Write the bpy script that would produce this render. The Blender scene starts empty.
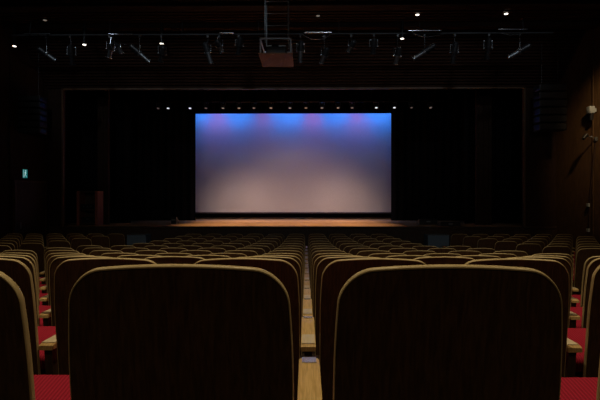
import bpy, bmesh, math, random
from mathutils import Vector, Matrix
random.seed(7)
PI = math.pi
scn = bpy.context.scene
C = scn.collection
F = 460.0            # focal length in pixels (600 px frame)
VX, VY = 306.0, 200.0
EYE = 1.83

def at(px, py, d):
    """world point of a photo position at distance d along the hall"""
    return Vector(((px - VX) * d / F, d, EYE + (VY - py) * d / F))

# ------------------------------------------------------------------ materials
def new_mat(name):
    m = bpy.data.materials.new(name); m.use_nodes = True
    n = m.node_tree.nodes; l = m.node_tree.links
    return m, n, l, n['Principled BSDF']

def plain(name, col, rough=.6, metal=0., spec=.5, bump=0., bscale=60):
    m, n, l, b = new_mat(name)
    b.inputs['Base Color'].default_value = (*col, 1)
    b.inputs['Roughness'].default_value = rough
    b.inputs['Metallic'].default_value = metal
    b.inputs['Specular IOR Level'].default_value = spec
    tc = n.new('ShaderNodeTexCoord'); ns = n.new('ShaderNodeTexNoise')
    ns.inputs['Scale'].default_value = bscale
    l.new(tc.outputs['Object'], ns.inputs['Vector'])
    mx = n.new('ShaderNodeMix'); mx.data_type = 'RGBA'
    mx.inputs[6].default_value = (*[c * .85 for c in col], 1)
    mx.inputs[7].default_value = (*[min(1, c * 1.15) for c in col], 1)
    l.new(ns.outputs['Fac'], mx.inputs[0]); l.new(mx.outputs[2], b.inputs['Base Color'])
    if bump:
        bp = n.new('ShaderNodeBump'); bp.inputs['Strength'].default_value = bump
        l.new(ns.outputs['Fac'], bp.inputs['Height']); l.new(bp.outputs['Normal'], b.inputs['Normal'])
    return m

def wood(name, c1, c2, stretch=(12, 12, 1), rough=.4, spec=.5, scale=3.0):
    m, n, l, b = new_mat(name)
    tc = n.new('ShaderNodeTexCoord'); mp = n.new('ShaderNodeMapping')
    mp.inputs['Scale'].default_value = stretch
    ns = n.new('ShaderNodeTexNoise'); ns.inputs['Scale'].default_value = scale
    ns.inputs['Detail'].default_value = 8; ns.inputs['Distortion'].default_value = .6
    cr = n.new('ShaderNodeValToRGB')
    cr.color_ramp.elements[0].position = .35; cr.color_ramp.elements[0].color = (*c1, 1)
    cr.color_ramp.elements[1].position = .68; cr.color_ramp.elements[1].color = (*c2, 1)
    l.new(tc.outputs['Object'], mp.inputs[0]); l.new(mp.outputs[0], ns.inputs['Vector'])
    l.new(ns.outputs['Fac'], cr.inputs[0]); l.new(cr.outputs[0], b.inputs['Base Color'])
    b.inputs['Roughness'].default_value = rough
    b.inputs['Specular IOR Level'].default_value = spec
    return m

def ribbed(name, c1, c2, scale):
    m, n, l, b = new_mat(name)
    tc = n.new('ShaderNodeTexCoord'); wv = n.new('ShaderNodeTexWave')
    wv.bands_direction = 'X'; wv.inputs['Scale'].default_value = scale
    wv.inputs['Distortion'].default_value = .3
    l.new(tc.outputs['Object'], wv.inputs['Vector'])
    mx = n.new('ShaderNodeMix'); mx.data_type = 'RGBA'
    mx.inputs[6].default_value = (*c1, 1); mx.inputs[7].default_value = (*c2, 1)
    l.new(wv.outputs['Fac'], mx.inputs[0]); l.new(mx.outputs[2], b.inputs['Base Color'])
    bp = n.new('ShaderNodeBump'); bp.inputs['Strength'].default_value = .4; bp.inputs['Distance'].default_value = .004
    l.new(wv.outputs['Fac'], bp.inputs['Height']); l.new(bp.outputs['Normal'], b.inputs['Normal'])
    b.inputs['Roughness'].default_value = .9; b.inputs['Specular IOR Level'].default_value = .2
    return m

def emit(name, col, s):
    m, n, l, b = new_mat(name)
    b.inputs['Base Color'].default_value = (*col, 1)
    b.inputs['Emission Color'].default_value = (*col, 1)
    b.inputs['Emission Strength'].default_value = s
    return m

M = dict(
    walnut=wood('walnut veneer', (.054, .028, .012), (.108, .058, .026), (40, 40, 2), .42, .35),
    edge=wood('pale plywood edge', (.52, .40, .20), (.66, .53, .29), (3, 30, 3), .4, .4),
    arm=wood('light varnished oak', (.56, .36, .13), (.78, .54, .24), (60, 3, 20), .34, .5),
    armpale=wood('pale oak', (.70, .58, .38), (.82, .70, .50), (60, 3, 20), .3, .5),  # lighter tone for the rear part of the armrest top
    armpanel=wood('dark stained panel', (.05, .028, .016), (.08, .045, .025), (12, 12, 2), .5, .3),
    plate=plain('pale metal plate', (.75, .85, .95), .22, .8),
    red=ribbed('ribbed red fabric', (.42, .016, .045), (.27, .008, .025), 26),
    blackmetal=plain('black painted metal', (.02, .02, .022), .38, .3),
    greymetal=plain('dull grey metal', (.30, .32, .34), .35, .9),
    silver=plain('bright steel', (.8, .85, .9), .25, 1.),
    lens=plain('glass lens', (.5, .6, .7), .05, .6),
    carpet=plain('dark carpet', (.035, .022, .018), .95, 0, .1, .3, 300),
    bluecarpet=plain('blue grey carpet', (.16, .23, .31), .9, 0, .1, .2, 200),
    black=plain('black drape', (.006, .006, .007), .95, 0, .05, .2, 20),
    stage=wood('stage boards', (.46, .27, .12), (.62, .38, .19), (1, 14, 1), .55, .3),
    apron=wood('dark apron wood', (.04, .022, .014), (.06, .034, .02), (6, 6, 2), .5, .3),
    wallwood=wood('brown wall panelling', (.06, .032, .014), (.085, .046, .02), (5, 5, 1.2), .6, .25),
    ceilwood=wood('dark ceiling slats', (.030, .013, .008), (.048, .021, .013), (2, 12, 12), .6, .2),
    trim=wood('proscenium edging', (.10, .055, .03), (.13, .075, .04), (2, 12, 12), .5, .3),
    white=plain('matte screen cloth', (.82, .82, .82), .95, 0, .05),
    plastic=plain('white plastic', (.33, .37, .40), .5),
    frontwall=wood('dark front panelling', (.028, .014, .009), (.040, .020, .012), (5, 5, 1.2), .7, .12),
    board=wood('plywood board', (.34, .16, .08), (.44, .22, .11), (2, 8, 2), .6, .2),
    door=wood('dark door leaf', (.030, .016, .012), (.045, .025, .018), (8, 8, 1), .5, .3),
    redwood=wood('reddish cabinet wood', (.24, .075, .05), (.32, .10, .07), (8, 8, 1), .5, .3),
    grille=plain('speaker grille', (.012, .012, .013), .7),
)

# ------------------------------------------------------------------ helpers
def obj(name, bm, mat, parent=None, smooth=False, **props):
    bmesh.ops.recalc_face_normals(bm, faces=bm.faces)
    me = bpy.data.meshes.new(name); bm.to_mesh(me); bm.free()
    if smooth:
        for p in me.polygons: p.use_smooth = True
        try: me.set_sharp_from_angle(angle=math.radians(40))
        except Exception: pass
    me.materials.append(mat)
    o = bpy.data.objects.new(name, me); C.objects.link(o)
    if parent: o.parent = parent
    for k, v in props.items(): o[k] = v
    return o

def tag(o, label, cat, group=None):
    o['label'] = label; o['category'] = cat
    if group: o['group'] = group
    return o

def thing(name, label, cat, loc=(0, 0, 0), rz=0, group=None):
    o = bpy.data.objects.new(name, None); C.objects.link(o)
    o.location = loc; o.rotation_euler.z = rz; o.empty_display_size = .1
    return tag(o, label, cat, group)

def struct(name, bm, mat, parent=None):
    o = obj(name, bm, mat, parent); o['kind'] = 'structure'; return o

def box(bm, c, s, rot=None, bevel=0):
    g = bmesh.ops.create_cube(bm, size=1)
    vs = g['verts']
    bmesh.ops.scale(bm, vec=s, verts=vs)
    if bevel:
        es = list({e for v in vs for e in v.link_edges})
        r = bmesh.ops.bevel(bm, geom=es, offset=bevel, segments=3, affect='EDGES', profile=.5)
        vs = list({v for f in r['faces'] for v in f.verts} | {v for v in vs if v.is_valid})
    if rot is not None: bmesh.ops.rotate(bm, cent=(0, 0, 0), matrix=rot, verts=vs)
    bmesh.ops.translate(bm, vec=c, verts=vs)
    return vs

def tube(bm, a, b, r, seg=10, r2=None):
    a = Vector(a); b = Vector(b); d = b - a
    q = d.to_track_quat('Z', 'Y').to_matrix().to_4x4()
    m = Matrix.Translation((a + b) / 2) @ q
    bmesh.ops.create_cone(bm, cap_ends=True, segments=seg, radius1=r, radius2=r if r2 is None else r2, depth=d.length, matrix=m)

def path_tube(bm, pts, r, seg=8):
    for a, b in zip(pts[:-1], pts[1:]):
        tube(bm, a, b, r, seg)
    for p in pts[1:-1]:
        bmesh.ops.create_uvsphere(bm, u_segments=seg, v_segments=6, radius=r, matrix=Matrix.Translation(p))

def prism(bm, pts, x0, x1):
    """closed outline of (y, z) points extruded along x"""
    A = [bm.verts.new((x0, y, z)) for y, z in pts]; B = [bm.verts.new((x1, y, z)) for y, z in pts]
    bm.faces.new(A); bm.faces.new(B[::-1])
    for i in range(len(pts)):
        j = (i + 1) % len(pts); bm.faces.new((A[i], B[i], B[j], A[j]))

def quadbox(bm, corners, thick, n=None):
    """flat quad with thickness"""
    P = [Vector(c) for c in corners]
    if n is None: n = (P[1] - P[0]).cross(P[3] - P[0]).normalized()
    A = [bm.verts.new(p) for p in P]; B = [bm.verts.new(p + n * thick) for p in P]
    bm.faces.new(A); bm.faces.new(B[::-1])
    for i in range(4):
        j = (i + 1) % 4; bm.faces.new((A[i], B[i], B[j], A[j]))

# ------------------------------------------------------------------ seating layout
PITCH = .563
def ROWY(k): return .935 + .966 * k
UNITS = [66.5, 118, 171, 222, 267, 304, 337, 367, 391.5, 410, 423.5, 434, 442]
TOPH = .899
DROP = [UNITS[k] / (k + 1) * ROWY(k) / F for k in range(13)]
FLOORZ = [EYE - d - .90 for d in DROP]
base = FLOORZ[-1]
X0 = .016                                    # central gap
STAGE_Y = 15.0
STAGE_Z = EYE - 26.6 * 15 / F

# ------------------------------------------------------------------ the hall shell
bm = bmesh.new()
prof = []
z_prev = FLOORZ[0] + .11
prof.append((-4.0, z_prev + .25)); prof.append((-1.0, z_prev + .25)); prof.append((-1.0, z_prev + .12)); prof.append((0.02, z_prev + .12))
prof.append((.02, z_prev)); 
for k in range(13):
    y0 = ROWY(k) - .08
    prof.append((y0, prof[-1][1])); prof.append((y0, FLOORZ[k]))
prof.append((24.0, FLOORZ[-1]))
under = [(24.0, -.4), (-4.0, -.4)]
prism(bm, prof + under, -11, 11)
struct('floor', bm, M['carpet'])

CZ = EYE + 5.2       # ceiling
SOY0, SOY1 = 13.9, 15.0
SOZ1 = EYE + (200 - 88) * 15 / F
# ceiling: slats running across with dark gaps
bm = bmesh.new()
box(bm, (0, 4.9, CZ + .18), (23, 18.4, .1))
y = 9.0
while y < 13.8:
    box(bm, (0, y, CZ + .06), (22, .12, .12)); y += .20
for yy in (-3, -.5, 2, 4.5, 7.0):
    box(bm, (0, yy, CZ + .06), (22, 1.9, .12))
struct('ceiling', bm, M['ceilwood'])
bm = bmesh.new()   # deep beams across the ceiling
for yy, h in ((13.62, .13), (12.2, .09), (10.9, .2)):
    box(bm, (0, yy, CZ - h / 2), (21, .22, h))
struct('trim_1', bm, M['ceilwood'])
# slatted fascia above the proscenium
bm = bmesh.new()
nS = 19
for i in range(nS):
    t = (i + .5) / nS
    yy = SOY0 + (SOY1 - SOY0) * t; zz = CZ + (SOZ1 - CZ) * t
    box(bm, (0, yy, zz), (21, .035, .062), Matrix.Rotation(-.6, 3, 'X'))
quadbox(bm, [(-11, SOY0 + .12, CZ + .06), (11, SOY0 + .12, CZ + .06), (11, SOY1 + .12, SOZ1 + .08), (-11, SOY1 + .12, SOZ1 + .08)], .05)
struct('wall_upper_front', bm, M['ceilwood'])

PL, PR = (62 - VX) * 15 / F, (522 - VX) * 15 / F
# proscenium edging
bm = bmesh.new()
box(bm, ((PL + PR) / 2, 15.0, SOZ1 - .02), (PR - PL + .12, .1, .05))
box(bm, (PL - .02, 15.0, (SOZ1 + STAGE_Z) / 2), (.05, .1, SOZ1 - STAGE_Z))
box(bm, (PR + .02, 15.0, (SOZ1 + STAGE_Z) / 2), (.05, .1, SOZ1 - STAGE_Z))
struct('trim_2', bm, M['trim'])
bm = bmesh.new()
box(bm, (0, 13.86, CZ - .03), (19.5, .06, .07))
struct('trim_3', bm, M['trim'])
# front wall either side of the opening
bm = bmesh.new()
box(bm, (PL - 1.2, 15.12, 3.2), (2.3, .2, 6.6)); box(bm, (PR + 1.2, 15.12, 3.2), (2.3, .2, 6.6))
box(bm, ((PL+PR)/2, 15.12, (SOZ1 + CZ + .3) / 2), (PR - PL + .2, .2, CZ + .3 - SOZ1))
struct('wall_front', bm, M['frontwall'])

def side_wall(name, pts, out):
    bm = bmesh.new()
    for (xa, ya), (xb, yb) in zip(pts[:-1], pts[1:]):
        A = Vector((xa, ya, -.3)); B = Vector((xb, yb, -.3))
        n = Vector((out, 0, 0))
        quadbox(bm, [A, B, B + Vector((0, 0, CZ + .6)), A + Vector((0, 0, CZ + .6))], .2, n)
        # vertical panel joints
        L = (B - A).length; k = int(L / 1.2)
        for i in range(1, k):
            p = A + (B - A) * (i / k)
            box(bm, (p.x - out * .012, p.y, CZ / 2), (.03, .05, CZ))
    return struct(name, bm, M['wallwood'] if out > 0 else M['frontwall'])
LW = [(-8.45, 15.1), (-9.85, 11.0), (-9.85, -4)]
RW = [(8.08, 15.1), (9.35, 11.0), (9.35, -4)]
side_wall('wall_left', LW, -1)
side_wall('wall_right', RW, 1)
bm = bmesh.new(); box(bm, (0, -4.1, 3.5), (22, .2, 8.2)); struct('wall_back', bm, M['wallwood'])

# stage house: black walls and wings
bm = bmesh.new()
box(bm, (-.5, 23.1, 3.9), (20, .2, 8)); box(bm, (-10.3, 19.2, 3.9), (.2, 8, 8)); box(bm, (9.4, 19.2, 3.9), (.2, 8, 8))
box(bm, (-.5, 19.2, 7.9), (20, 8, .2))
struct('wall_stage', bm, M['black'])

# stage floor and apron
bm = bmesh.new()
box(bm, ((PL + PR) / 2, 19.05, STAGE_Z - .04), (17.5, 8.0, .08))
struct('trim_4', bm, M['stage']).name = 'floor_stage'
bm = bmesh.new()
box(bm, ((PL + PR) / 2, 15.07, (STAGE_Z - .08 + base) / 2), (PR - PL + 2.2, .12, STAGE_Z - .08 - base))
x = PL - .9
while x < PR + 1:
    box(bm, (x, 15.005, (STAGE_Z - .08 + base) / 2), (.025, .02, STAGE_Z - .1 - base)); x += .6
struct('wall_stage_front', bm, M['apron'])
bm = bmesh.new(); box(bm, ((PL + PR) / 2, 15.02, STAGE_Z - .03), (PR - PL + 2.2, .07, .07), bevel=.01)
struct('trim_5', bm, M['apron'])

# proscenium inner returns (narrow brown panels in the wings)
for nm, xa, xb in (('wall_wing_left', 97, 108), ('wall_wing_right', 475, 490)):
    a = at(xa, 200, 16.2).x; b = at(xb, 200, 16.2).x
    bm = bmesh.new(); box(bm, ((a + b) / 2, 16.2, STAGE_Z + 2.55), (b - a, .12, 5.1))
    for i in range(3): box(bm, (a + (b - a) * (i + .5) / 3, 16.13, STAGE_Z + 2.55), (.05, .03, 5.1))
    struct(nm, bm, M['frontwall'])

# ------------------------------------------------------------------ curtains (pleated)
def pleat(name, label, x0, x1, yy, z0, z1, amp=.07, wl=.32, cat='curtain', group=None):
    bm = bmesh.new(); n = max(8, int((x1 - x0) / wl * 8)); rows = 4
    for side in (0, .02):
        g = []
        for j in range(rows + 1):
            g.append([bm.verts.new((x0 + (x1 - x0) * i / n, yy + side + amp * math.sin(2 * PI * (x0 + (x1 - x0) * i / n) / wl) * (.8 + .2 * j / rows), z0 + (z1 - z0) * j / rows)) for i in range(n + 1)])
        for j in range(rows):
            for i in range(n): bm.faces.new((g[j][i], g[j][i + 1], g[j + 1][i + 1], g[j + 1][i]))
    return tag(obj(name, bm, M['black'], smooth=True), label, cat, group)
SX0, SX1 = at(195, 0, 20.5).x, at(391, 0, 20.5).x
pleat('stage_curtain', 'black pleated wing curtain hanging left of the screen', -9.6, at(194.8, 0, 19.4).x, 19.4, STAGE_Z, 6.6)
pleat('stage_curtain', 'black pleated wing curtain hanging right of the screen', at(391.2, 0, 19.4).x, 8.6, 19.4, STAGE_Z, 6.6)
pleat('stage_curtain', 'black narrow curtain leg hanging in the left wing behind the brown panel', -8.9, -6.6, 17.2, STAGE_Z, 6.6)
pleat('stage_curtain', 'black narrow curtain leg hanging in the right wing behind the brown panel', 5.9, 8.2, 17.2, STAGE_Z, 6.6)
zt = at(0, 112.5, 20.0).z
pleat('border_curtain', 'black border curtain hanging above the screen behind the lamp batten', -7, 6, 19.1, zt - .07 , 7.0, cat='curtain')

# ------------------------------------------------------------------ the screen
st, sb = at(0, 113.5, 20.5).z, at(0, 212.3, 20.5).z
t = thing('projection_screen', 'wide white projection screen washed blue above and warm grey below, behind the stage', 'screen', ((SX0 + SX1) / 2, 20.5, sb))
w = SX1 - SX0; h = st - sb
bm = bmesh.new(); nx, nz = 48, 24; g = []
for j in range(nz + 1):
    g.append([bm.verts.new((-w / 2 + w * i / nx, .012 * math.sin(j / nz * PI), h * j / nz)) for i in range(nx + 1)])
for j in range(nz):
    for i in range(nx): bm.faces.new((g[j][i], g[j][i + 1], g[j + 1][i + 1], g[j + 1][i]))
bmesh.ops.solidify(bm, geom=bm.faces[:], thickness=.008)
obj('screen_cloth', bm, M['white'], t)
bm = bmesh.new(); tube(bm, (-w / 2, 0, -.03), (w / 2, 0, -.03), .035)
obj('bottom_bar', bm, M['blackmetal'], t)

# ------------------------------------------------------------------ a theatre seat (origin on the floor below the rear face of the backrest top)
LEAN = math.tan(math.radians(6.5))
ZB = .26
def bw(z):            # half width of the backrest at height z
    t = max(0, min(1, (TOPH - z) / .26))
    return .222 + .0155 * (1 - (1 - t) ** 2)
R_C = .065
def ztop(u):
    x = abs(u) * bw(TOPH - .05); ww = bw(TOPH - .05)
    c = max(0, (x - (ww - R_C)) / R_C)
    return TOPH - .015 * u * u - R_C * (1 - math.sqrt(max(0, 1 - c * c)))
def back_pt(u, z, off):
    return Vector((u * bw(z), (TOPH - z) * LEAN + .012 * u * u + off, z))
def ucols(n=22):
    r = []
    for i in range(n + 1):
        s = -1 + 2 * i / n; r.append(math.sin(s * PI / 2) if abs(s) > 0 else 0)
    return r
def shell(bm, y_off, thick, inset=0., zlo=ZB, smooth=True, puff=0.):
    U = ucols(); nv = 10; lay = []
    for side in (0, 1):
        g = []
        for u in U:
            zt_ = ztop(u) - inset
            col = []
            for j in range(nv + 1):
                z = zlo + (zt_ - zlo) * j / nv
                p = back_pt(u * (1 - inset / .23), z, y_off + (thick if side else 0))
                if side and puff:
                    v = j / nv
                    p.y += puff * (1 - u ** 4) * (1 - (2 * v - 1) ** 4)
                col.append(bm.verts.new(p))
            g.append(col)
        lay.append(g)
    A, B = lay
    for g, fl in ((A, 0), (B, 1)):
        for i in range(len(U) - 1):
            for j in range(nv):
                q = (g[i][j], g[i + 1][j], g[i + 1][j + 1], g[i][j + 1])
                bm.faces.new(q if not fl else q[::-1])
    n = len(U) - 1
    for i in range(n):
        bm.faces.new((A[i][nv], A[i + 1][nv], B[i + 1][nv], B[i][nv]))
        bm.faces.new((A[i][0], B[i][0], B[i + 1][0], A[i + 1][0]))
    for j in range(nv):
        bm.faces.new((A[0][j], A[0][j + 1], B[0][j + 1], B[0][j]))
        bm.faces.new((A[n][j], B[n][j], B[n][j + 1], A[n][j + 1]))

def edge_path():
    pts = []
    zs = [ZB + (ztop(1) - ZB) * j / 12 for j in range(12)]
    for z in zs: pts.append((-1, z))
    for u in ucols(40): pts.append((u, ztop(u)))
    for z in zs[::-1]: pts.append((1, z))
    return [back_pt(u, z, 0) for u, z in pts]

def build_seat_parts(root, ends):
    bm = bmesh.new(); shell(bm, .0, .0125, inset=.0018)
    obj('backrest', bm, M['walnut'], root, smooth=True)
    # pale rounded edge band following the outline
    P = edge_path(); bm = bmesh.new(); rings = []
    T = .034
    for i, p in enumerate(P):
        a = P[max(0, i - 1)]; b = P[min(len(P) - 1, i + 1)]
        tan = (b - a).normalized(); yv = Vector((0, 1, 0)); yv = (yv - tan * yv.dot(tan)).normalized()
        out = tan.cross(yv).normalized()
        if i < 1 or True:
            c = Vector((0, p.y, TOPH / 2 + .1))
            if out.dot(p - c) < 0: out = -out
        prof = [(-.004, -.0015), (.0005, -.002), (.003, -.0005), (.0045, .003), (.005, .008), (.0045, .011), (.003, .0135), (.0, .0145), (-.004, .014)]
        wf = .45 + .5 * max(0, out.z) ** 2
        rings.append([bm.verts.new(p + out * (o * wf if o > 0 else o * (.25 + .35 * max(0, out.z))) + yv * s) for o, s in prof])
    for r1, r2 in zip(rings[:-1], rings[1:]):
        for k in range(len(r1)):
            k2 = (k + 1) % len(r1); bm.faces.new((r1[k], r1[k2], r2[k2], r2[k]))
    bm.faces.new(rings[0]); bm.faces.new(rings[-1][::-1])
    obj('edge_band', bm, M['edge'], root, smooth=True, label='pale plywood edge band')
    bm = bmesh.new(); shell(bm, .013, .03, inset=.03, zlo=.42, puff=.02)
    obj('back_cushion', bm, M['red'], root, smooth=True, label='red ribbed back cushion')
    # seat cushion and pan, tipped slightly up at the front
    rot = Matrix.Rotation(math.radians(13), 3, 'X')
    bm = bmesh.new(); vs = box(bm, (0, 0, 0), (.41, .31, .085), None, .028)
    bmesh.ops.rotate(bm, cent=(0, 0, 0), matrix=rot, verts=bm.verts[:])
    bmesh.ops.translate(bm, vec=(0, .425, .396), verts=bm.verts[:])
    obj('seat_cushion', bm, M['red'], root, smooth=True, label='red ribbed seat cushion')
    bm = bmesh.new(); box(bm, (0, 0, 0), (.40, .30, .022), None, .006)
    bmesh.ops.rotate(bm, cent=(0, 0, 0), matrix=rot, verts=bm.verts[:])
    bmesh.ops.translate(bm, vec=(0, .430, .342), verts=bm.verts[:])
    obj('seat_pan', bm, M['walnut'], root, smooth=True)
    for sx in ends:
        xx = sx * PITCH / 2 - .006
        bm = bmesh.new()
        outline = [(.055, .500), (.055, .519), (.07, .525), (.46, .527), (.53, .525), (.575, .516), (.595, .500), (.59, .492), (.5, .496)]
        prism(bm, outline, xx - .032, xx + .032)
        bmesh.ops.bevel(bm, geom=[e for e in bm.edges if abs(e.verts[0].co.x - e.verts[1].co.x) < 1e-6], offset=.003, segments=2, affect='EDGES')
        a = obj('armrest', bm, M['arm'], root, smooth=True, label='light oak armrest')
        bm = bmesh.new(); quadbox(bm, [(xx - .0285, .075, .5262), (xx + .0285, .075, .5262), (xx + .0285, .205, .5270), (xx - .0285, .205, .5270)], .0022)
        obj('arm_inlay', bm, M['armpale'], a, label='paler rear half of armrest')
        bm = bmesh.new(); quadbox(bm, [(xx - .023, .500, .5272), (xx + .023, .500, .5272), (xx + .023, .573, .5180), (xx - .023, .573, .5180)], .0022)
        obj('number_plate', bm, M['plate'], a, label='pale metal plate')
        bm = bmesh.new()
        prism(bm, [(.12, .03), (.075, .497), (.57, .493), (.565, .30), (.50, .20), (.44, .03)], xx - .017, xx + .017)
        obj('arm_panel', bm, M['armpanel'], root)
        bm = bmesh.new(); box(bm, (xx, .26, .0155), (.06, .30, .03), None, .006)
        obj('foot', bm, M['blackmetal'], root)
        bm = bmesh.new(); tube(bm, (xx - .016 if sx < 0 else xx + .016 - 0, .17, .36), (xx + (.05 if sx < 0 else -.05), .17, .36), .014)
        obj('hinge', bm, M['blackmetal'], root)

def make_proto(ends):
    root = bpy.data.objects.new('theatre_seat', None); C.objects.link(root); root.empty_display_size = .1
    build_seat_parts(root, ends); return root
def copy_tree(o, parent=None):
    c = o.copy(); C.objects.link(c); c.parent = parent
    for ch in o.children: copy_tree(ch, c)
    return c
protos = {'L': make_proto([-1]), 'LR': make_proto([-1, 1])}
used = {}
ORD = ['first', 'second', 'third', 'fourth', 'fifth', 'sixth', 'seventh', 'eighth', 'ninth', 'tenth', 'eleventh', 'twelfth', 'thirteenth']
def place_seat(kind, xc, row, label, group):
    o = protos[kind] if kind not in used else copy_tree(protos[kind]); used[kind] = 1
    o.location = (xc, ROWY(row), FLOORZ[row]); tag(o, label, 'seat', group)

def in_view(xc, row, m=.62):
    d = ROWY(row)
    a = (xc + .24 - 0) * F / d + VX; b = (xc - .24) * F / d + VX
    return a > -12 and b < 612

seats = []
for row in range(13):
    nl, nr = (7, 5) if row < 8 else (6, 4)
    for i in range(-nl, nr):
        xc = X0 + (i + .5) * PITCH
        if in_view(xc, row):
            n = -i if i < 0 else i + 1; side = 'left' if i < 0 else 'right'
            seats.append(('LR' if i == nr - 1 else 'L', xc, row,
                f'dark wooden theatre seat in {ORD[row]} row from camera, {ORD[n-1]} seat {side} of centre gap',
                'centre block theatre seats'))
    for i in range(6):
        xc = X0 - 4.95 - (i + .5) * PITCH
        if in_view(xc, row):
            seats.append(('LR' if i == 0 else 'L', xc, row,
                f'dark wooden theatre seat in left side block, {ORD[row]} row, {ORD[i]} seat from the aisle', 'left side block theatre seats'))
        xc = X0 + 3.88 + (i + .5) * PITCH
        if in_view(xc, row) and i < 8:
            seats.append(('LR' if i == 5 else 'L', xc, row,
                f'dark wooden theatre seat in right side block, {ORD[row]} row, {ORD[i]} seat from the aisle', 'right side block theatre seats'))
for s in seats: place_seat(*s)
print('SEATS', len(seats))

# ------------------------------------------------------------------ steps up to the stage
def steps(px0, px1, label):
    a = at(px0, 0, 14.5).x; b = at(px1, 0, 14.5).x
    topz = at(0, 235, 14.5).z
    bm = bmesh.new(); H = topz - base
    prism(bm, [(14.99, base), (14.99, topz), (14.5, topz), (14.5, base)], a, b)
    t = obj('stage_steps', bm, M['bluecarpet']); tag(t, label, 'steps')
    bm = bmesh.new(); box(bm, ((a + b) / 2, 14.5, topz + .004), (b - a + .01, .03, .02)); obj('nosing', bm, M['greymetal'], t)
    return t
steps(427.5, 448.5, 'blue-grey carpeted step block against the stage front, right aisle end')
steps(126, 145, 'blue-grey carpeted step block against the stage front, left aisle end')

# ------------------------------------------------------------------ projector in its hanging cage
d0 = 11.0
L_, R_ = at(259.5, 0, d0).x, at(291.5, 0, d0).x
zb = at(0, 54, d0).z; zt2 = at(0, 37.5, d0).z
cx = (L_ + R_) / 2
cage = thing('projector_cage', 'grey metal projector cage hanging on a ladder mast from the ceiling', 'cage', (cx, d0, zb))
W = R_ - L_; H = zt2 - zb; D = 1.05
bm = bmesh.new()
box(bm, (0, D / 2 + .0, .011), (W + .05, D + .06, .022))
obj('tray', bm, M['board'], cage, label='brown plywood tray')
bm = bmesh.new(); r = .018
for yy in (.02, D - .02):
    for s in (-1, 1): box(bm, (s * (W / 2 - .02), yy, H / 2), (.036, .036, H))
    box(bm, (0, yy, H - .018), (W - .04, .036, .036))
for s in (-1, 1): box(bm, (s * (W / 2 - .02), D / 2, H - .018), (.03, D - .04, .03))
obj('frame', bm, M['greymetal'], cage)
bm = bmesh.new()
xl, xr = at(264, 0, d0).x - cx, at(287.5, 0, d0).x - cx
top = CZ - zb
for xx in (xl, xr):
    for yy in (.3, .75): tube(bm, (xx, yy, H - .02), (xx, yy, top), .013)
z = H + .40
while z < top:
    tube(bm, (xl, .3, z), (xr, .3, z), .009); z += .295
obj('mast', bm, M['greymetal'], cage)
pj = thing('video_projector', 'dark video projector sitting on the brown tray inside the hanging cage', 'projector', (cx, d0 + .5, zb + .024))
bm = bmesh.new(); box(bm, (0, 0, .15), (W * .66, .62, .22), None, .03); obj('body', bm, M['blackmetal'], pj, smooth=True)
bm = bmesh.new()
for sx in (-.2, .2):
    for sy in (-.2, .2): tube(bm, (sx, sy, 0), (sx, sy, .05), .02)
obj('feet', bm, M['blackmetal'], pj)
bm = bmesh.new(); tube(bm, (.08, .30, .16), (.08, .40, .16), .06, 20); obj('lens', bm, M['lens'], pj, smooth=True)
for hx, hw in ((-.17, .13), (.15, .17)):
    bm = bmesh.new(); box(bm, (hx, -.30, .235), (hw, .05, .03)); obj('handle', bm, M['greymetal'], pj, label='dull metal handle')

# ------------------------------------------------------------------ lighting batten over the front rows
BD = 12.55
bz = at(0, 34, BD).z
bt = thing('lighting_batten', 'long black lighting pipe hung under the ceiling across the hall', 'pipe', (0, BD, bz))
bm = bmesh.new(); tube(bm, (-8.1, 0, 0), (6.7, 0, 0), .024, 12); obj('pipe', bm, M['grille'], bt, smooth=True)
for xx in (-7.6, -5.4, -3.4, -1.3, .9, 3.1, 5.9):
    bm = bmesh.new(); tube(bm, (xx, 0, .02), (xx, .07, CZ - .24 - bz), .010); obj('hanger', bm, M['blackmetal'], bt)
for i, (a, b, yy) in enumerate([(23, 50, 33.4), (108, 134, 34.2), (220, 234, 33.4), (304, 331, 33.2), (407, 440, 32), (496, 525, 31.2)]):  # silver tubes standing in for the shiny reflections along the pipe
    A = at(a, yy, BD - .08); B = at(b, yy, BD - .08)
    t = thing('glint_rail', f'short bright metal rail standing in for a pipe reflection, {ORD[i]} from the left', 'rail', (A + B) / 2 + Vector((0, -.06, 0)), 0, 'metal rails on the lighting pipe')
    L = (B - A).length
    bm = bmesh.new(); tube(bm, (-L / 2, 0, 0), (L / 2, 0, 0), .02, 16); obj('rail', bm, M['silver'], t, smooth=True)
    bm = bmesh.new()
    for s in (-.35, 0, .35): box(bm, (L * s, .045, -.005), (.03, .09, .02))
    obj('bracket', bm, M['blackmetal'], t)

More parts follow.
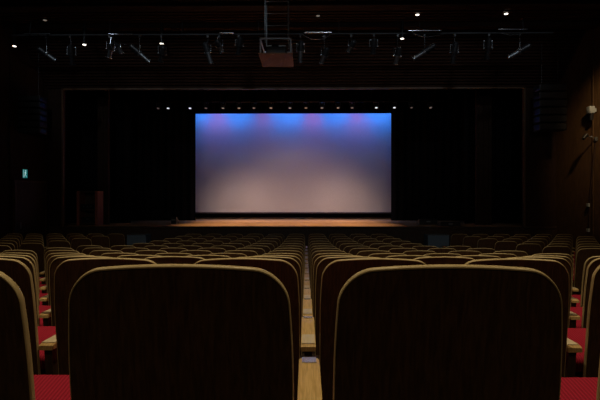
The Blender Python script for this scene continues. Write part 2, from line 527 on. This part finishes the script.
def spotlight(a, b, label, depth=BD + .0, bright=True, tilt=.15, size=1.):
    """barrel from rear point a to lens point b (photo positions)"""
    A = at(*a, depth - .05); B = at(*b, depth + tilt)
    mid = (A + B) / 2
    t = thing('stage_spotlight', label, 'spotlight', mid, 0, 'spotlights on the lighting pipe')
    A = A - mid; B = B - mid; u = (B - A).normalized(); L = (B - A).length
    if L < .34 * size: A = -u * .17 * size; B = u * .17 * size; L = .34 * size
    r = .085 * size
    bm = bmesh.new(); tube(bm, A, A + u * L * .42, r * .9, 16, r); tube(bm, A - u * .04, A, r * .5, 16, r * .9)
    obj('lamp_housing', bm, M['blackmetal'], t, smooth=True)
    bm = bmesh.new(); tube(bm, A + u * L * .42, B - u * .02, r * .72, 16); tube(bm, A + u * L * .44, A + u * L * .50, r * 1.04, 16)
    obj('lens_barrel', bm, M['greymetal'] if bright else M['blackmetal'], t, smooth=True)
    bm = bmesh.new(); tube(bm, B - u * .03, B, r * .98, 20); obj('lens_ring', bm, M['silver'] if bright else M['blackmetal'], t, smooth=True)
    bm = bmesh.new(); tube(bm, B, B + u * .006, r * .7, 16); obj('lens', bm, M['lens'], t, smooth=True)
    side = u.cross(Vector((0, 0, 1)))
    side = Vector((1, 0, 0)) if side.length < .2 else side.normalized()
    up = Vector((0, 0, bz - mid.z - .06)); up.y = BD - mid.y
    bm = bmesh.new(); c = A + u * L * .45
    tpt = up
    s1 = c + side * (r + .025); s2 = c - side * (r + .025)
    h_ = Vector((0, 0, min(.2, max(.08, up.z * .6))))
    path_tube(bm, [s1, s1 + h_, s2 + h_, s2], .011, 6)
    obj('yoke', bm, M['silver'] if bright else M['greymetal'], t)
    bm = bmesh.new(); tube(bm, c + h_, tpt, .012, 8); box(bm, tpt, (.05, .07, .06)); obj('clamp', bm, M['blackmetal'], t)
    for s in (s1, s2):
        bm = bmesh.new(); bmesh.ops.create_uvsphere(bm, u_segments=10, v_segments=8, radius=.026, matrix=Matrix.Translation(s))
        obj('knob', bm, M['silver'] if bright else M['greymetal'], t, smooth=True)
    return t
SP = [((37, 47.5), (54, 59.5), 1), ((69, 45), (71, 64), 0), ((111, 42), (108, 57), 1), ((114, 41), (121, 53), 1), ((130, 45), (149, 61.5), 1),
      ((163, 47), (160, 61), 0), ((205, 43), (211, 63.5), 1), ((217, 41), (222, 52), 1), ((240, 38), (238, 54), 0),
      ((301, 42), (300, 63), 1), ((327, 49), (321, 64), 1), ((354, 42), (348, 52), 1), ((374, 40), (373, 54), 0),
      ((399, 49), (395, 65), 1), ((434, 46), (413, 59.5), 1), ((455, 44), (452, 64), 0), ((488, 40), (486, 60), 0), ((528, 46.5), (507, 58.5), 1)]
for i, (a, b, br) in enumerate(SP):
    n = ['first', 'second', 'third', 'fourth', 'fifth', 'sixth', 'seventh', 'eighth', 'ninth', 'tenth', 'eleventh', 'twelfth', 'thirteenth', 'fourteenth', 'fifteenth', 'sixteenth', 'seventeenth', 'eighteenth'][i]
    spotlight(a, b, depth=BD + (.34 if i == 3 else 0), label=f'black stage spotlight under the long ceiling pipe, {n} of eighteen from the left', bright=bool(br))

# cables looping under the pipe
for pts, l_ in (([(110, 36), (109, 43), (113, 50), (120, 53)], 'thin pale cable looping down beside the second spotlight cluster from left'),
                ([(114, 41.5), (120, 42), (126, 44)], 'short pale cable sagging under the second metal rail'),
                ([(303, 35), (311, 39), (316, 39.5), (324, 39), (330, 35)], 'pale cable sagging under the metal rail right of the projector cage'),
                ([(218, 36), (217, 41), (221, 45), (223, 49)], 'pale cable hanging from the third metal rail'),
                ([(413, 34), (424, 38), (438, 36), (446, 34)], 'pale cable sagging under the longest metal rail on the right'),
                ([(500, 34), (508, 36), (518, 35.5), (524, 33)], 'pale cable sagging under the rightmost metal rail')):
    bm = bmesh.new(); path_tube(bm, [at(a, b, BD - .2) for a, b in pts], .009, 8)
    tag(obj('hanging_cable', bm, M['silver'], smooth=True), l_, 'cable', 'cables under the lighting pipe')

# ------------------------------------------------------------------ stage batten in front of the screen
SBD = 17.6
sbz = at(0, 101.6, SBD).z
bt = thing('stage_lamp_bar', 'black lamp bar hung over the stage just above the screen', 'pipe', (0, SBD, sbz))
bm = bmesh.new(); tube(bm, (-6.0, 0, 0), (5.1, 0, 0), .025, 10); obj('pipe', bm, M['blackmetal'], bt, smooth=True)
for xx in (-5, -2.5, 0, 2.5, 4.8):
    bm = bmesh.new(); tube(bm, (xx, 0, 0), (xx, 0, 7.78 - sbz), .008); obj('hanger', bm, M['blackmetal'], bt)
cans = [158, 168, 190, 206, 223, 239, 254, 271, 290, 306, 322, 338, 352, 376, 394, 411, 430]
for i, px in enumerate(cans):
    p = at(px, 106.5, SBD); p.z = sbz - .14
    t = thing('par_can', 'small black par can lamp on the bar above the screen, ' + ['first', 'second', 'third', 'fourth', 'fifth', 'sixth', 'seventh', 'eighth', 'ninth', 'tenth', 'eleventh', 'twelfth', 'thirteenth', 'fourteenth', 'fifteenth', 'sixteenth', 'seventeenth'][i] + ' from left', 'lamp', p, 0, 'par cans on the stage lamp bar')
    bm = bmesh.new(); tube(bm, (0, .0, .03), (0, -.05, -.11), .07, 14, .085); tube(bm, (0, .015, .06), (0, 0, .03), .04, 14, .07)
    obj('can', bm, M['blackmetal'], t, smooth=True)
    bm = bmesh.new(); tube(bm, (0, -.05, -.11), (0, -.053, -.118), .05, 14)
    obj('lens', bm, emit('par lamp lens %d' % i, (.85, .92, 1.), .26 if px in (168, 190, 376, 394) else (.02 if i % 3 else .008)), t)
    bm = bmesh.new(); tube(bm, (-.035, -.09, .0), (.035, -.09, .0), .02, 8); tube(bm, (0, -.09, 0), (0, -.05, .0), .008, 6)
    obj('knob', bm, M['silver'], t)
    bm = bmesh.new(); path_tube(bm, [Vector((-.09, .02, 0)), Vector((-.09, 0, .1)), Vector((.09, 0, .1)), Vector((.09, .02, 0))], .007, 6)
    box(bm, (0, 0, .102), (.04, .06, .02))
    obj('yoke', bm, M['greymetal'], t)

# ------------------------------------------------------------------ cyc lights (colour washers) above the screen
cycY = 19.88; cycZ = st + .12
cyc = [(200, 'b', 1.3), (215, 'r', 1), (226, 'b', 1), (243, 'b', 1.1), (262, 'r', .6), (275, 'b', 1), (294, 'b', 1.4), (314, 'r', 1), (324, 'b', .9), (343, 'b', 1.3), (359, 'r', .9), (370, 'b', 1), (387, 'b', 1.3)]
for i, (px, c, s) in enumerate(cyc):
    p = at(px, 0, cycY); p.z = cycZ
    t = thing('wash_light', f'black {"red" if c == "r" else "blue"} wash lamp hung above the screen top edge, {ORD[i]} from the left', 'lamp', p, 0, 'wash lamps above the screen')
    bm = bmesh.new(); box(bm, (0, 0, .05), (.22, .12, .10), None, .01); obj('housing', bm, M['blackmetal'], t)
    bm = bmesh.new(); tube(bm, (0, 0, .1), (0, 0, 7.79 - cycZ), .006); obj('hanger', bm, M['blackmetal'], t)
    ld = bpy.data.lights.new('wash_beam', 'SPOT'); ld.spot_size = math.radians(160 if c == 'b' else 110); ld.spot_blend = 1; ld.shadow_soft_size = .05
    ld.color = (.04, .25, 1.0) if c == 'b' else (1.0, .05, .35)
    ld.energy = (16.5 if c == 'b' else 5.6) * s
    lo = bpy.data.objects.new('wash_beam', ld); C.objects.link(lo); lo.parent = t
    lo.location = (0, .0, -.02); lo.rotation_euler = (math.radians(42), 0, 0)

# ------------------------------------------------------------------ ceiling downlights (seen in the photo)
lampM = emit('downlight lens', (1., .93, .8), 1.)
dimM = emit('dim downlight lens', (1., .93, .8), .04)
dl = [((12, 45), lampM, 0), ((83, 43.8), lampM, 0), ((161, 43), lampM, 0), ((402, 39.2), lampM, 0), ((417, 15.5), lampM, 1), ((505, 15), lampM, 1), ((43, 19), dimM, 1), ((318, 16), dimM, 1)]
for i, (pp, mt, up) in enumerate(dl):
    h = CZ - EYE
    if up:
        d = F * (h - .02) / (VY - pp[1]); p = at(*pp, d)
        zc = CZ
    else:
        d = 13.45; p = at(*pp, d); zc = CZ
    lab = ['leftmost bright small downlight low by the left wall', 'bright small downlight left of the spotlight cluster', 'bright small downlight between two spotlight clusters at left', 'small bright downlight right of the projector cage',
           'small downlight high on ceiling above the right spotlights', 'rightmost small downlight high on the ceiling', 'faint small downlight high on ceiling at far left', 'faint small downlight high on ceiling right of the ladder mast'][i]
    t = thing('ceiling_downlight', lab, 'ceiling light', p, 0, 'small ceiling downlights')
    bm = bmesh.new(); tube(bm, (0, 0, .005), (0, 0, zc - p.z + .0 if not up else .04), .04, 16); obj('housing', bm, M['blackmetal'], t, smooth=True)
    bm = bmesh.new(); tube(bm, (0, 0, -.004), (0, 0, .006), .05, 18); obj('lens', bm, mt, t, smooth=True)

# ------------------------------------------------------------------ loudspeakers beside the proscenium
def line_array(px0, px1, py0, py1, d, label):
    A = at(px0, py0, d); B = at(px1, py1, d); n = 6
    cx_ = (A.x + B.x) / 2; H = A.z - B.z; Wd = B.x - A.x
    t = thing('loudspeaker_stack', label, 'loudspeaker', (cx_, d, B.z))
    for i in range(n):
        hh = H / n
        bm = bmesh.new(); box(bm, (0, .2, hh * (i + .5)), (Wd, .4, hh * .86), None, .02); c = obj('cabinet', bm, M['blackmetal'], t, smooth=True)
        bm = bmesh.new(); box(bm, (0, -.006, hh * (i + .5)), (Wd * .9, .012, hh * .6)); obj('grille', bm, M['grille'], c)
    bm = bmesh.new()
    for s in (-.3, .3): tube(bm, (s * Wd, .2, H - .02), (s * Wd, .2, CZ - B.z), .01)
    obj('hanger', bm, M['blackmetal'], t)
line_array(538, 565, 84, 131, 14.0, 'tall black loudspeaker stack hanging beside the right wall')
line_array(12, 38, 94, 133, 14.0, 'tall black loudspeaker stack hanging beside the left wall')

# ------------------------------------------------------------------ left door, exit sign
def wall_frame(pts, y):
    (xa, ya), (xb, yb) = pts[0], pts[1]
    t = (ya - y) / (ya - yb); return Vector((xa + (xb - xa) * t, y, 0))
A = wall_frame(LW, 14.9); B = wall_frame(LW, 13.85)
u = (B - A).normalized(); nrm = Vector((u.y, -u.x, 0)); 
if nrm.x < 0: nrm = -nrm
dz = 2.38
dr = bpy.data.objects.new('door_1', None); C.objects.link(dr); dr['kind'] = 'structure'; dr.location = A + nrm * .005
bm = bmesh.new(); L = (B - A).length
quadbox(bm, [(0, 0, base + .01), u * L + Vector((0, 0, base + .01)), u * L + Vector((0, 0, dz)), Vector((0, 0, dz))], .05, nrm)
obj('door_leaf', bm, M['door'], dr)
bm = bmesh.new()
for s in (0, L): 
    c = u * s + nrm * .04; box(bm, (c.x, c.y, dz / 2), (.07, .07, dz))
c = u * L / 2 + nrm * .04; box(bm, (c.x, c.y, dz + .03), (L + .1, .07, .06), Matrix.Rotation(math.atan2(u.y, u.x), 3, 'Z'))
obj('door_frame', bm, M['armpanel'], dr)
bm = bmesh.new(); c = u * (L * .85) + nrm * .09; tube(bm, (c.x, c.y, .95), (c.x, c.y, 1.15), .012)
obj('door_handle', bm, M['greymetal'], dr)

def lwall(px, py):
    (xa, ya), (xb, yb) = LW[0], LW[1]; k = (px - VX) / F; s_ = (xb - xa) / (yb - ya)
    d = (xa - s_ * ya) / (k - s_); return at(px, py, d)
p = lwall(22.0, 173.5); wpt = p
es = thing('exit_sign', 'small glowing teal emergency exit sign above the left side door', 'sign', (wpt.x, wpt.y, p.z))
ang = math.atan2(u.y, u.x)
# local axes: x along the wall toward the stage, normal toward the hall
ex = -u
def sg(x, z, o): return ex * x * .55 + nrm * o + Vector((0, 0, z))
def sign_quad(bm, x0, x1, z0, z1, o, th):
    quadbox(bm, [sg(x0, z0, o), sg(x1, z0, o), sg(x1, z1, o), sg(x0, z1, o)], th, nrm)
bm = bmesh.new(); sign_quad(bm, -.17, .17, -.15, .15, .004, .03); obj('sign_box', bm, M['blackmetal'], es)
bm = bmesh.new(); sign_quad(bm, -.155, .155, -.135, .135, .035, .004); obj('sign_panel', bm, emit('teal sign', (.01, .42, .40), .07), es)
bm = bmesh.new(); sign_quad(bm, -.12, -.075, -.12, .12, .040, .003)
obj('doorway_mark', bm, emit('pale sign', (.6, .95, .95), .08), es)
bm = bmesh.new()
wh = bm
def limb(x0, z0, x1, z1, w_):
    a = Vector((x0, z0)); b = Vector((x1, z1)); n_ = (b - a).normalized(); n_ = Vector((-n_.y, n_.x)) * w_ / 2
    quadbox(bm, [sg(*(a + n_), .040), sg(*(b + n_), .040), sg(*(b - n_), .040), sg(*(a - n_), .040)], .003, nrm)
limb(.02, .055, .0, -.03, .05); limb(.0, -.03, -.05, -.07, .026); limb(-.05, -.07, -.05, -.115, .024); limb(.0, -.03, .055, -.055, .026); limb(.055, -.055, .09, -.105, .024)
limb(.02, .05, -.045, .02, .02); limb(.02, .05, .075, .01, .02)
bmesh.ops.create_circle(bm, cap_ends=True, segments=14, radius=.026, matrix=Matrix.Translation(sg(.03, .09, .044)) @ nrm.to_track_quat('Z', 'Y').to_matrix().to_4x4())
obj('running_figure', bm, emit('pale figure', (.6, .95, .95), .14), es)

# ------------------------------------------------------------------ wooden equipment rack on the stage apron at left
a = at(75, 0, 15.6); b = at(96.5, 0, 15.6); zt3 = at(0, 191, 15.6).z
rk = thing('equipment_rack', 'reddish wooden equipment rack standing on the stage at left', 'rack', ((a.x + b.x) / 2, 15.6, STAGE_Z))
Wr = b.x - a.x; Hr = zt3 - STAGE_Z
bm = bmesh.new()
for s in (-1, 1): box(bm, (s * (Wr / 2 - .05), .22, Hr / 2), (.10, .44, Hr), None, .008)
obj('side_panel', bm, M['redwood'], rk)
bm = bmesh.new()
for z in (.06, Hr * .45, Hr - .03): box(bm, (0, .22, z), (Wr - .2, .42, .035))
box(bm, (0, .43, Hr / 2), (Wr - .2, .02, Hr - .02)); obj('shelf', bm, M['armpanel'], rk)
eq = thing('rack_amplifier', 'grey fronted amplifier on the upper shelf of the reddish rack', 'amplifier', ((a.x + b.x) / 2, 15.6, STAGE_Z + Hr * .45 + .018))
bm = bmesh.new(); box(bm, (0, .2, .09), (Wr - .24, .34, .17), None, .006); obj('case', bm, M['blackmetal'], eq)
bm = bmesh.new()
for s in (-.12, 0, .12): tube(bm, (s, .035, .1), (s, .01, .1), .022, 10)
obj('dial', bm, M['greymetal'], eq)
eq = thing('storage_box', 'dark box on the lower shelf of the reddish rack', 'box', ((a.x + b.x) / 2, 15.6, STAGE_Z + .078))
bm = bmesh.new(); box(bm, (0, .2, .1), (Wr - .3, .32, .2), None, .01); obj('body', bm, M['blackmetal'], eq)
bm = bmesh.new(); box(bm, (0, .035, .14), (.1, .012, .03)); obj('handle', bm, M['greymetal'], eq)

# ------------------------------------------------------------------ floor monitors on the stage
def wedge(px, d, wpx, label, hh=.20):
    p = at(px, 0, d); Wd = wpx * d / F
    t = thing('stage_monitor', label, 'loudspeaker', (p.x, d, STAGE_Z))
    bm = bmesh.new(); prism(bm, [(0, 0), (0, hh * .9), (.12, hh), (.42, .06), (.42, 0)], -Wd / 2, Wd / 2)
    bmesh.ops.bevel(bm, geom=bm.edges[:], offset=.008, segments=2, affect='EDGES')
    obj('cabinet', bm, M['blackmetal'], t)
    bm = bmesh.new(); quadbox(bm, [(-Wd * .44, .14, hh - .008), (Wd * .44, .14, hh - .008), (Wd * .44, .40, .082), (-Wd * .44, .40, .082)], .008)
    obj('grille', bm, M['greymetal'], t)
    bm = bmesh.new(); box(bm, (0, -.006, hh * .55), (.14, .012, .04)); obj('handle', bm, M['greymetal'], t)
wedge(428, 16.2, 18, 'low black wedge speaker lying on the stage, farther right one')
wedge(450, 15.3, 20, 'low black wedge speaker at the stage front edge on the right', .14)
wedge(173, 16.6, 5, 'small dark speaker box on the stage at the left end of lit floor', .26)

# ------------------------------------------------------------------ right wall fittings
wd = 13.85
def rw(px, py, off=.0):
    # point on the right wall seen at (px, py)
    (xa, ya), (xb, yb) = RW[0], RW[1]
    k = (px - VX) / F
    s = (xb - xa) / (yb - ya)
    d = (xa - s * ya) / (k - s); p = at(px, py, d); p.x -= off; return p
wc = rw(593, 113)
t = thing('wall_camera', 'small white camera box on the right wall above the black bracket arm', 'camera', wc)
bm = bmesh.new(); box(bm, (-.15, -.02, .06), (.17, .18, .22), None, .03); obj('housing', bm, M['plastic'], t, smooth=True)
bm = bmesh.new(); tube(bm, (-.13, -.02, -.02), (-.13, -.02, -.24), .07, 14, .05); obj('dome', bm, M['blackmetal'], t, smooth=True)
bm = bmesh.new(); box(bm, (-.035, 0, .06), (.07, .1, .1)); obj('bracket', bm, M['plastic'], t)
wb = rw(594, 139)
t = thing('wall_bracket_lamp', 'dull grey lamp arm reaching out from the right wall with a conduit below', 'lamp', wb)
bm = bmesh.new(); tube(bm, (0.02, 0, 0), (-.34, -.05, .06), .014, 8); obj('arm', bm, M['greymetal'], t)
bm = bmesh.new(); tube(bm, (-.32, -.05, .10), (-.44, -.08, -.02), .06, 14, .045); obj('lamp_head', bm, M['blackmetal'], t, smooth=True)
bm = bmesh.new(); box(bm, (-.02, 0, -.02), (.06, .09, .12), None, .01); obj('wall_plate', bm, M['greymetal'], t)
for s in ((-.16, -.03, .05), (-.27, -.04, .07)):
    bm = bmesh.new(); bmesh.ops.create_uvsphere(bm, u_segments=10, v_segments=8, radius=.028, matrix=Matrix.Translation(s))
    obj('knob', bm, M['silver'], t, smooth=True)
p1 = rw(594, 144, .03); p2 = rw(591, 175, .035); p3 = rw(588, 203, .03); p4 = rw(588, 228, .03)
bm = bmesh.new(); path_tube(bm, [p1, p2, p3, p4], .022, 8)
tag(obj('wall_conduit', bm, M['door'], smooth=True), 'thin dark conduit running down the right wall below the lamp arm', 'conduit')
for px, py, l_ in ((588, 205, 'small grey junction box half way down the right wall conduit'), (588, 230, 'small grey socket box at the bottom of the right wall conduit')):
    p = rw(px, py, .07); bm = bmesh.new(); box(bm, p, (.07, .09, .10), None, .012)
    o = obj('junction_box', bm, M['plastic']); tag(o, l_, 'box', 'boxes on the right wall conduit')

# ------------------------------------------------------------------ lights
def spot(name, loc, target, energy, col, size_deg, blend=.6, rad=.15):
    ld = bpy.data.lights.new(name, 'SPOT'); ld.energy = energy; ld.color = col
    ld.spot_size = math.radians(size_deg); ld.spot_blend = blend; ld.shadow_soft_size = rad
    o = bpy.data.objects.new(name, ld); C.objects.link(o); o.location = loc
    o.rotation_euler = (Vector(target) - Vector(loc)).to_track_quat('-Z', 'Y').to_euler(); return o
warm = (1., .80, .48)
# house downlights over the rows
for x_ in (-4.2, 0, 4.2):
    spot('house_downlight', (x_, 1.9, CZ - .1), (x_, 2.0, 0), 125, warm, 100, 1.)
    spot('house_downlight', (x_, 6.5, CZ - .1), (x_, 6.6, 0), 30, warm, 100, 1.)
for x_ in (-6.2, 5.6):
    spot('house_downlight', (x_, 8.5, CZ - .1), (x_, 9.2, 0), 26, warm, 100, 1.)
# warm stage specials
for x_, t_ in ((-2.9, 1.), (-1.7, .55), (.55, .55), (1.75, 1.)):
    spot('stage_special', (x_, 15.8, 5.35), (x_, 20.4, .9), 90 * t_, (1., .67, .52), 36, 1.)
    spot('stage_special', (x_ * .95, 15.8, 5.35), (x_ * .95, 20.4, .4), 92 * t_, (1., .65, .52), 54, 1.)
spot('stage_special', (-.6, 15.8, 5.35), (-.6, 20.4, .1), 95, (1., .62, .52), 90, 1.)
for y_, e_ in ((15.9, 130), (16.8, 130), (18.5, 170)):
    for x_ in (-3.4, -2.1, -.6, .9, 2.1):
        spot('stage_down', (x_, y_, 6.2 if y_ > 16 else 5.3), (x_, y_ + .05, 0), e_, (1., .60, .27), 30 if y_ > 16 else 36, 1.)
# wash on the right wall
spot('wall_wash', (7.6, 10.5, 6.7), (9.25, 12.7, 4.4), 210, (1., .68, .34), 60, 1.)
# cool glints: added unseen fills behind camera and under ceiling, aimed at pipe
for x_ in (-2.2, 2.2):
    spot('glint_fill', (x_, -3.6, 5.0), (x_ * .5, 14.5, 6.3), 40, (.72, .86, 1.), 60, .5, .2)
for x_ in (-6.6, -3.9, -1.8, .9, 3.2, 5.4):
    spot('pipe_glint_fill', (x_, 9.3, 6.9), (x_, 12.6, 6.3), 20, (.75, .88, 1.), 54, .6, .06)  # added close by only to make the hanging fixtures glint
# added dim fill from behind, no visible source, lifts the seat backs
for x_ in (-4.5, 4.5):
    spot('rear_fill', (x_, -3.0, 6.8), (x_ * .6, 7, -.5), 42, (1., .72, .42), 95, 1., .3)

w_ = bpy.data.worlds.new('World'); scn.world = w_; w_.use_nodes = True
w_.node_tree.nodes['Background'].inputs[0].default_value = (.0, .0, .0, 1)
w_.node_tree.nodes['Background'].inputs[1].default_value = 0

# ------------------------------------------------------------------ camera
cam = bpy.data.cameras.new('camera'); co = bpy.data.objects.new('camera', cam); C.objects.link(co)
cam.sensor_width = 36; cam.lens = F / 600 * 36; cam.clip_start = .05
co.location = (0, 0, EYE)
co.rotation_euler = (PI / 2, 0, math.atan(6 / F))
scn.camera = co
vs = scn.view_settings; vs.view_transform = 'Standard'; vs.look = 'None'; vs.exposure = 1.6; vs.gamma = 1; vs.use_curve_mapping = False
